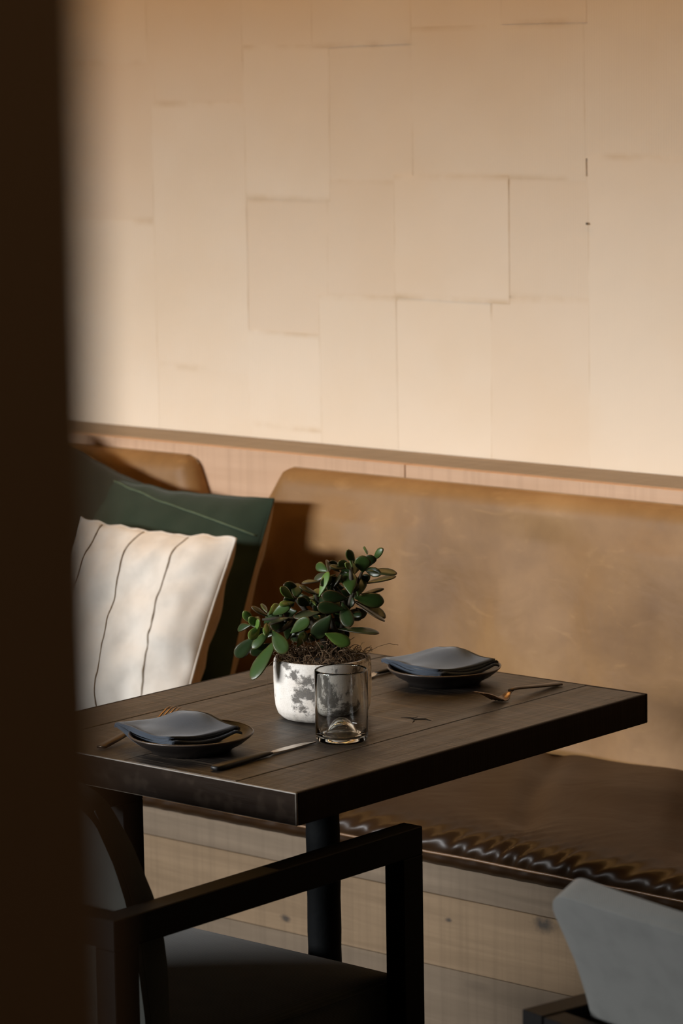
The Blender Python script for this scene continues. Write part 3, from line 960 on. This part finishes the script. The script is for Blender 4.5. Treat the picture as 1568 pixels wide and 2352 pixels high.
LEAVES = [
    (-2.9222, 3.4312, 0.9627, -2.9107, 3.4168, 0.9889, 0.0245, 0.55, -0.61, -0.57, 1), (-2.9258, 3.4493, 0.9684, -2.9116, 3.4364, 0.9904, 0.0198, 0.43, -0.63, -0.64, 0), (-2.9248, 3.4584, 0.9767, -2.9042, 3.4506, 0.996, 0.0123, -0.27, -0.96, -0.1, 1),
    (-2.9357, 3.4572, 0.9845, -2.9515, 3.4709, 0.992, 0.0093, 0.69, 0.54, 0.47, 1), (-2.9414, 3.4366, 0.9726, -2.9396, 3.4135, 0.9967, 0.014, 0.94, -0.22, -0.28, 1), (-2.937, 3.4239, 0.9697, -2.9479, 3.4332, 0.9955, 0.0124, 0.92, 0.02, 0.38, 2),
    (-2.9338, 3.4157, 0.9685, -2.9243, 3.3967, 0.9797, 0.0101, 0.91, 0.29, -0.29, 2), (-2.9475, 3.4368, 0.9664, -2.9512, 3.4065, 0.9778, 0.0145, 0.98, -0.17, -0.12, 1), (-2.9283, 3.4458, 0.9618, -2.8893, 3.4687, 0.9622, 0.019, 0.21, -0.38, 0.9, 0),
    (-2.939, 3.4529, 0.9635, -2.906, 3.4511, 0.9586, 0.0145, -0.0, -0.95, 0.32, 0), (-2.937, 3.4478, 0.9421, -2.9062, 3.4876, 0.948, 0.0213, 0.04, -0.18, 0.98, 0), (-2.9297, 3.412, 0.9316, -2.9495, 3.4302, 0.9621, 0.0238, 0.45, -0.6, 0.65, 1),
    (-2.9271, 3.4242, 0.9276, -2.9375, 3.449, 0.95, 0.0168, 0.59, -0.39, 0.71, 1), (-2.9396, 3.4452, 0.9263, -2.9178, 3.4733, 0.9302, 0.015, 0.08, -0.19, 0.98, 0), (-2.933, 3.4239, 0.9247, -2.9043, 3.4579, 0.9167, 0.0222, 0.77, -0.62, 0.12, 1),
    (-2.9447, 3.4389, 0.9165, -2.9028, 3.4584, 0.8942, 0.0216, 0.55, -0.31, 0.77, 0), (-2.9376, 3.4292, 0.9177, -2.8964, 3.4461, 0.8883, 0.0224, 0.5, 0.24, 0.83, 3), (-2.9471, 3.4305, 0.8982, -2.9216, 3.4237, 0.9012, 0.0112, -0.27, -0.79, 0.55, 0),
    (-2.9474, 3.4002, 0.8807, -2.893, 3.4313, 0.877, 0.0264, 0.13, -0.11, 0.98, 0), (-2.9438, 3.3696, 0.8789, -2.9241, 3.401, 0.8611, 0.0205, 0.85, -0.53, 0.01, 2), (-2.9701, 3.4097, 0.9618, -3.0007, 3.4144, 0.9703, 0.0154, -0.01, -0.89, 0.45, 1),
    (-2.9649, 3.4037, 0.9623, -2.9807, 3.4217, 0.9769, 0.0118, 0.77, 0.18, 0.62, 3), (-2.9438, 3.4204, 0.9683, -2.9553, 3.3939, 0.9704, 0.0121, 0.53, -0.17, 0.83, 0), (-2.9688, 3.4103, 0.9588, -2.9989, 3.4064, 0.9489, 0.0134, -0.05, -0.87, 0.49, 3),
    (-2.9851, 3.4071, 0.9462, -3.0084, 3.3932, 0.9447, 0.0114, 0.12, -0.3, 0.95, 3), (-2.9677, 3.3852, 0.9284, -2.9638, 3.4047, 0.9622, 0.0165, 0.0, -0.87, 0.5, 2), (-2.9635, 3.4032, 0.9331, -2.9513, 3.4116, 0.9596, 0.0127, -0.23, -0.89, 0.39, 3),
    (-2.9818, 3.3914, 0.9194, -2.9932, 3.414, 0.9355, 0.0126, 0.32, -0.44, 0.84, 1), (-2.9823, 3.403, 0.9261, -3.0029, 3.3797, 0.9396, 0.0142, 0.55, -0.01, 0.83, 0), (-2.9724, 3.3827, 0.9154, -2.9944, 3.3952, 0.9265, 0.0116, 0.43, -0.04, 0.9, 2),
    (-2.933, 3.4081, 0.9263, -2.9526, 3.3738, 0.933, 0.0196, 0.87, -0.48, 0.09, 0), (-2.9311, 3.4003, 0.9119, -2.9577, 3.3681, 0.9169, 0.0196, 0.77, -0.62, 0.13, 0), (-2.9616, 3.3796, 0.9065, -2.9958, 3.3588, 0.9019, 0.0169, 0.25, -0.58, 0.78, 3),
    (-3.0035, 3.3733, 0.9226, -3.017, 3.3949, 0.9429, 0.0182, 0.5, -0.41, 0.77, 0), (-2.9991, 3.3641, 0.9248, -3.0037, 3.3383, 0.9454, 0.014, 0.99, -0.16, 0.02, 2), (-2.9948, 3.3604, 0.9206, -2.9951, 3.3324, 0.9235, 0.0118, 0.64, 0.07, 0.77, 2),
    (-2.987, 3.3857, 0.9133, -2.986, 3.3597, 0.9266, 0.0145, 0.95, -0.12, -0.3, 0), (-2.9849, 3.3408, 0.8791, -2.955, 3.3495, 0.904, 0.0191, 0.37, -0.92, -0.12, 1), (-2.973, 3.3406, 0.8599, -2.9777, 3.3673, 0.8794, 0.014, 0.67, -0.36, 0.65, 1),
    (-2.9493, 3.3894, 0.9023, -2.9732, 3.3771, 0.8677, 0.0261, 0.52, -0.85, -0.06, 0), (-2.9415, 3.4062, 0.9195, -2.92, 3.3973, 0.8854, 0.0215, 0.49, -0.72, 0.49, 0), (-3.021, 3.3406, 0.9014, -2.9897, 3.3442, 0.9206, 0.0163, 0.21, -0.96, -0.17, 1),
    (-3.0206, 3.3334, 0.9031, -3.0245, 3.3618, 0.9153, 0.0131, 0.76, -0.16, 0.62, 2), (-3.0239, 3.3354, 0.9007, -3.0407, 3.3166, 0.9143, 0.0121, 0.66, -0.05, 0.75, 3), (-3.0407, 3.3192, 0.8919, -3.0351, 3.2981, 0.9097, 0.0135, 0.79, -0.26, -0.56, 2),
    (-3.0289, 3.3179, 0.8884, -3.0236, 3.2963, 0.9044, 0.0135, 0.82, -0.19, -0.54, 2), (-3.0303, 3.3127, 0.8813, -3.0101, 3.3056, 0.9015, 0.0124, -0.33, -0.94, -0.01, 2), (-3.0169, 3.324, 0.8937, -3.0011, 3.3062, 0.8826, 0.0111, 0.58, 0.01, 0.81, 2),
    (-3.0462, 3.3229, 0.8871, -3.076, 3.3247, 0.8777, 0.0131, -0.19, -0.89, 0.42, 0), (-3.0229, 3.3181, 0.8898, -3.0198, 3.2881, 0.8733, 0.0154, 0.77, -0.25, 0.59, 2), (-3.0105, 3.3263, 0.8837, -3.0247, 3.3, 0.8596, 0.0162, 0.39, -0.73, 0.56, 1),
    (-3.0317, 3.3153, 0.8731, -3.0563, 3.2983, 0.8422, 0.021, 0.55, -0.83, 0.02, 0), (-3.0119, 3.3341, 0.8618, -3.0328, 3.3042, 0.849, 0.0168, 0.76, -0.62, 0.21, 0), (-2.9993, 3.3269, 0.8716, -3.0159, 3.2849, 0.8177, 0.0295, -0.02, -0.79, 0.62, 1),
    (-3.0028, 3.321, 0.8842, -2.9725, 3.3155, 0.8552, 0.0238, 0.36, -0.78, 0.52, 1), (-3.0332, 3.344, 0.9042, -3.0541, 3.3544, 0.9107, 0.0102, 0.38, 0.21, 0.9, 1), (-3.0416, 3.3371, 0.9054, -3.0602, 3.3515, 0.9109, 0.0101, 0.42, 0.2, 0.88, 1),
    (-2.9965, 3.3507, 0.8991, -3.0222, 3.3345, 0.8909, 0.0132, 0.06, -0.53, 0.85, 3), (-3.0135, 3.3717, 0.8928, -2.9963, 3.3548, 0.8802, 0.0149, 0.23, -0.42, 0.88, 0), (-3.034, 3.3768, 0.8767, -3.0024, 3.3739, 0.8728, 0.0192, -0.05, -0.95, 0.32, 0),
    (-3.0018, 3.3896, 0.9075, -2.9873, 3.3768, 0.9287, 0.0161, 0.4, -0.63, -0.66, 0), (-3.0036, 3.4122, 0.8981, -2.9806, 3.4006, 0.887, 0.0134, 0.0, -0.68, 0.73, 0), (-2.9637, 3.4155, 0.8889, -2.9413, 3.4098, 0.9117, 0.0182, 0.24, -0.86, -0.45, 0),
    (-2.971, 3.4323, 0.8719, -2.9908, 3.4401, 0.8488, 0.0177, 0.29, -0.81, -0.52, 0), (-2.9962, 3.4059, 0.8854, -2.9998, 3.4336, 0.8926, 0.0166, 0.85, -0.03, 0.52, 0), (-2.995, 3.3911, 0.9237, -3.0259, 3.3932, 0.9208, 0.0155, -0.08, -0.99, 0.12, 0),
    (-2.9847, 3.4116, 0.9397, -2.9518, 3.4129, 0.9519, 0.0161, 0.07, -0.99, -0.09, 0), (-2.9801, 3.438, 0.9426, -2.9507, 3.4368, 0.9568, 0.0189, 0.05, -0.98, -0.2, 0), (-2.9626, 3.435, 0.9351, -2.9665, 3.4032, 0.9402, 0.0166, 0.99, -0.11, 0.05, 0),
    (-2.9392, 3.4343, 0.9078, -2.9428, 3.4568, 0.8883, 0.0183, 0.82, -0.29, -0.49, 0), (-2.9598, 3.4349, 0.9007, -2.9265, 3.4338, 0.8984, 0.014, -0.01, -0.94, 0.34, 0), (-3.0077, 3.3804, 0.9035, -3.0392, 3.3813, 0.8966, 0.0198, -0.03, -1.0, 0.0, 0),
    (-3.0233, 3.3699, 0.9018, -3.0513, 3.3726, 0.8891, 0.0168, -0.0, -0.98, -0.21, 0), (-2.9799, 3.4155, 0.8857, -2.9767, 3.3864, 0.8733, 0.0143, 0.8, -0.16, 0.58, 0), (-3.0023, 3.3815, 0.8782, -3.0042, 3.4102, 0.8834, 0.0123, 0.84, -0.04, 0.54, 0),
    (-3.0175, 3.3691, 0.861, -3.0029, 3.357, 0.8852, 0.0136, 0.44, -0.67, -0.6, 0), (-2.9908, 3.4057, 0.8549, -2.967, 3.3942, 0.8417, 0.0124, 0.21, -0.52, 0.83, 0), (-2.9795, 3.4255, 0.8529, -2.9492, 3.4257, 0.8705, 0.0177, 0.13, -0.97, -0.22, 0),
    (-3.0416, 3.37, 0.8807, -3.0098, 3.3683, 0.8822, 0.0196, -0.06, -0.99, 0.15, 0), (-2.9487, 3.4629, 0.9377, -2.952, 3.4292, 0.9297, 0.0167, 0.91, -0.18, 0.38, 0), (-2.9437, 3.4427, 0.9517, -2.9327, 3.4204, 0.9389, 0.0153, 0.54, -0.2, 0.82, 0),
    (-2.9654, 3.4198, 0.9567, -2.9659, 3.3879, 0.9454, 0.0144, 0.86, -0.18, 0.48, 0), (-2.9622, 3.4292, 0.9178, -2.9319, 3.4257, 0.9165, 0.0181, -0.1, -0.96, 0.25, 0), (-2.9951, 3.3941, 0.8707, -3.012, 3.4049, 0.8505, 0.0197, 0.29, -0.72, -0.63, 0),
    (-3.0238, 3.3576, 0.8627, -3.0039, 3.3431, 0.851, 0.0121, 0.1, -0.54, 0.83, 0), (-2.984, 3.414, 0.91, -3.0069, 3.4259, 0.9217, 0.012, 0.03, -0.67, 0.74, 0), (-2.9799, 3.4208, 0.9186, -2.992, 3.4344, 0.8916, 0.0137, 0.21, -0.83, -0.51, 0),
    (-2.9701, 3.4242, 0.9035, -2.9832, 3.4452, 0.9184, 0.0197, 0.46, -0.3, 0.83, 0), (-2.9919, 3.403, 0.903, -3.0037, 3.4178, 0.8802, 0.0125, 0.71, -0.36, -0.6, 0), (-2.9846, 3.41, 0.8906, -2.9968, 3.4237, 0.8643, 0.0185, 0.53, -0.63, -0.57, 0),
    (-2.9693, 3.4116, 0.8906, -2.9664, 3.4419, 0.8828, 0.0137, 0.99, -0.1, -0.04, 0), (-2.9996, 3.3805, 0.8975, -3.0096, 3.3962, 0.8715, 0.0134, 0.79, -0.35, -0.51, 0), (-3.0122, 3.3798, 0.8774, -2.9814, 3.3794, 0.8898, 0.0198, 0.04, -0.99, -0.14, 0),
    (-3.0071, 3.399, 0.8831, -3.0063, 3.4306, 0.8909, 0.0181, 0.9, -0.13, 0.42, 0), (-2.9635, 3.4479, 0.9147, -2.9937, 3.4505, 0.9105, 0.0134, -0.09, -0.99, 0.07, 0), (-2.9574, 3.4489, 0.9369, -2.9271, 3.449, 0.9535, 0.0145, 0.07, -0.99, -0.12, 0),
    (-2.9659, 3.4388, 0.9494, -2.9474, 3.4299, 0.9724, 0.0183, 0.31, -0.77, -0.55, 0), (-2.9791, 3.4444, 0.9558, -2.9776, 3.4204, 0.9768, 0.0139, 0.85, -0.32, -0.42, 0), (-3.0365, 3.3831, 0.8871, -3.036, 3.413, 0.8873, 0.0196, 0.97, -0.02, 0.23, 0),
    (-3.0107, 3.3765, 0.9107, -3.0051, 3.3555, 0.9288, 0.019, 0.78, -0.27, -0.56, 0), (-2.9923, 3.3948, 0.9149, -2.9605, 3.3975, 0.922, 0.0137, -0.03, -0.88, 0.46, 0), (-2.9654, 3.4426, 0.885, -2.9652, 3.4172, 0.9042, 0.0178, 0.89, -0.27, -0.37, 0),
    (-2.9533, 3.4132, 0.8682, -2.9631, 3.4303, 0.8483, 0.0192, 0.6, -0.44, -0.67, 0), (-2.9582, 3.4432, 0.8859, -2.9337, 3.4381, 0.9014, 0.0183, 0.04, -0.93, -0.37, 0), (-3.0426, 3.3474, 0.8869, -3.0156, 3.3447, 0.9043, 0.0189, 0.1, -0.95, -0.3, 0),
    (-3.0578, 3.3549, 0.8757, -3.0822, 3.3657, 0.888, 0.019, 0.04, -0.72, 0.7, 0), (-3.0233, 3.3545, 0.8727, -3.0551, 3.353, 0.8658, 0.0137, -0.07, -0.87, 0.5, 0), (-3.0151, 3.3954, 0.9285, -3.017, 3.3673, 0.9434, 0.0187, 0.95, -0.19, -0.24, 0),
    (-3.0025, 3.4017, 0.9225, -2.9756, 3.3935, 0.9119, 0.0179, -0.01, -0.81, 0.59, 0), (-2.9812, 3.4004, 0.9115, -2.946, 3.4018, 0.9135, 0.0184, 0.03, -0.99, 0.14, 0), (-2.9728, 3.4148, 0.9015, -2.9762, 3.3843, 0.9107, 0.0181, 0.99, -0.13, -0.07, 0),
    (-2.9599, 3.4154, 0.8922, -2.9706, 3.4311, 0.8688, 0.0196, 0.57, -0.54, -0.62, 0), (-3.0177, 3.3804, 0.8825, -2.9875, 3.3752, 0.8728, 0.0189, 0.0, -0.88, 0.48, 0), (-2.9931, 3.3818, 0.8722, -3.0261, 3.3803, 0.8597, 0.018, 0.08, -0.99, -0.1, 0),
    (-2.9974, 3.4066, 0.8602, -2.972, 3.4022, 0.8758, 0.0141, 0.05, -0.94, -0.34, 0), (-2.9873, 3.4182, 0.8674, -2.9915, 3.3861, 0.8614, 0.0138, 0.76, -0.21, 0.62, 0), (-2.9671, 3.4164, 0.8786, -2.9727, 3.4371, 0.8591, 0.0157, 0.77, -0.32, -0.56, 0),
    (-2.9482, 3.417, 0.8666, -2.9836, 3.4162, 0.8687, 0.0175, 0.03, -0.97, 0.23, 0), (-3.0422, 3.3682, 0.8862, -3.0333, 3.3437, 0.872, 0.0156, 0.63, -0.2, 0.75, 0), (-3.0492, 3.3646, 0.8723, -3.0503, 3.3349, 0.875, 0.0137, 0.99, -0.02, 0.12, 0),
    (-3.0297, 3.3766, 0.8924, -3.0265, 3.3475, 0.8799, 0.0197, 0.8, -0.16, 0.58, 0), (-2.9523, 3.4588, 0.9128, -2.9767, 3.47, 0.9275, 0.0142, 0.1, -0.7, 0.71, 0), (-2.9563, 3.4562, 0.9269, -2.9642, 3.4227, 0.9261, 0.0145, 0.9, -0.22, 0.39, 0),
    (-2.9545, 3.4319, 0.9432, -2.9659, 3.4546, 0.9593, 0.0153, 0.54, -0.29, 0.79, 0), (-2.9475, 3.44, 0.9553, -2.9609, 3.4607, 0.97, 0.0171, 0.45, -0.31, 0.84, 0), (-2.9724, 3.4168, 0.9374, -2.9717, 3.4443, 0.9249, 0.0183, 0.97, -0.13, -0.23, 0),
    (-2.9844, 3.4117, 0.9293, -2.985, 3.4419, 0.936, 0.0164, 0.9, -0.08, 0.43, 0),
]
STEMS = [
     [(-2.9482, 3.4073, 0.852), (-2.9486, 3.4116, 0.876), (-2.9448, 3.4203, 0.904), (-2.9403, 3.4297, 0.932), (-2.935, 3.4381, 0.9519), (-2.9322, 3.4429, 0.9639)] ,
     [(-2.9572, 3.393, 0.8532), (-2.975, 3.3832, 0.8816), (-2.9975, 3.3662, 0.8941), (-3.0144, 3.3456, 0.8974), (-3.0298, 3.3294, 0.8961)] ,
     [(-2.9448, 3.4203, 0.904), (-2.9546, 3.4166, 0.9283), (-2.9689, 3.409, 0.9526), (-2.9714, 3.409, 0.9637)] ,
     [(-2.975, 3.3832, 0.8816), (-2.9895, 3.3819, 0.905), (-3.0033, 3.3736, 0.9233), (-3.0083, 3.3701, 0.9274)] ,
     [(-2.9403, 3.4297, 0.932), (-2.9411, 3.4264, 0.953), (-2.9414, 3.4257, 0.9715)] ,
     [(-2.9577, 3.4121, 0.8502), (-2.9545, 3.4058, 0.8722), (-2.9683, 3.4009, 0.9085), (-2.9793, 3.3938, 0.9208), (-2.9823, 3.3928, 0.9289)] ,
     [(-2.9975, 3.3662, 0.8941), (-3.0036, 3.3453, 0.8821), (-3.0121, 3.3303, 0.8773)] ,
]


b = bmesh.new()
for st in STEMS:
    n = len(st)
    tube([Vector(p) - PO for p in st], [0.0052 - 0.0034 * k / (n - 1) for k in range(n)], 8, bm=b)
obj('stem', b, M_STEM, plant, True)


def leaf_mesh(name, mat, curve, cup):
    """unit leaf: base at the origin, tip at +Y = 1, half width 0.5, thick and rounded, face towards +Z"""
    b = bmesh.new()
    rim = b.verts.layers.float.new('rim')
    T = [(0.0, 0.05), (0.06, 0.10), (0.18, 0.22), (0.35, 0.37), (0.52, 0.47), (0.68, 0.50), (0.82, 0.44), (0.92, 0.31), (0.98, 0.15), (1.0, 0.03)]
    rows = []
    for y, hw in T:
        ring = []
        for q in range(10):
            a = 2 * math.pi * q / 10
            cx, sz = math.cos(a), math.sin(a)
            thick = 0.055 * (hw / 0.5) ** 0.6 + 0.012
            z = sz * thick + curve * (y * y) + cup * (cx * hw) ** 2
            v = b.verts.new((cx * hw, y, z))
            v[rim] = 1.0 if abs(cx) > 0.95 or y > 0.97 else (0.25 if abs(cx) > 0.7 else 0.0)
            ring.append(v)
        rows.append(ring)
    grid_faces(b, rows, True)
    b.faces.new(rows[0])
    b.faces.new(rows[-1][::-1])
    bmesh.ops.recalc_face_normals(b, faces=b.faces)
    me = bpy.data.meshes.new(name)
    b.to_mesh(me)
    b.free()
    smooth(me)
    me.materials.append(mat)
    return me


LEAF_ME = [[leaf_mesh('leaf', m, c, cu) for c, cu in ((-0.06, 0.25), (0.09, 0.15), (-0.14, 0.1))] for m in M_LEAF]
for i, (bx, by, bz, tx, ty, tz, w, nx, ny, nz, tone) in enumerate(LEAVES):
    B_, T_ = Vector((bx, by, bz)) - PO, Vector((tx, ty, tz)) - PO
    ay = T_ - B_
    ln = ay.length
    ay.normalize()
    nn = Vector((nx, ny, nz))
    ax = ay.cross(nn).normalized()
    az = ax.cross(ay)
    o = bpy.data.objects.new('leaf', LEAF_ME[tone][i % 3])
    C.objects.link(o)
    o.parent = plant
    m = Matrix((ax * w, ay * ln, az * 0.030)).transposed().to_4x4()
    m.translation = B_
    o.matrix_local = m
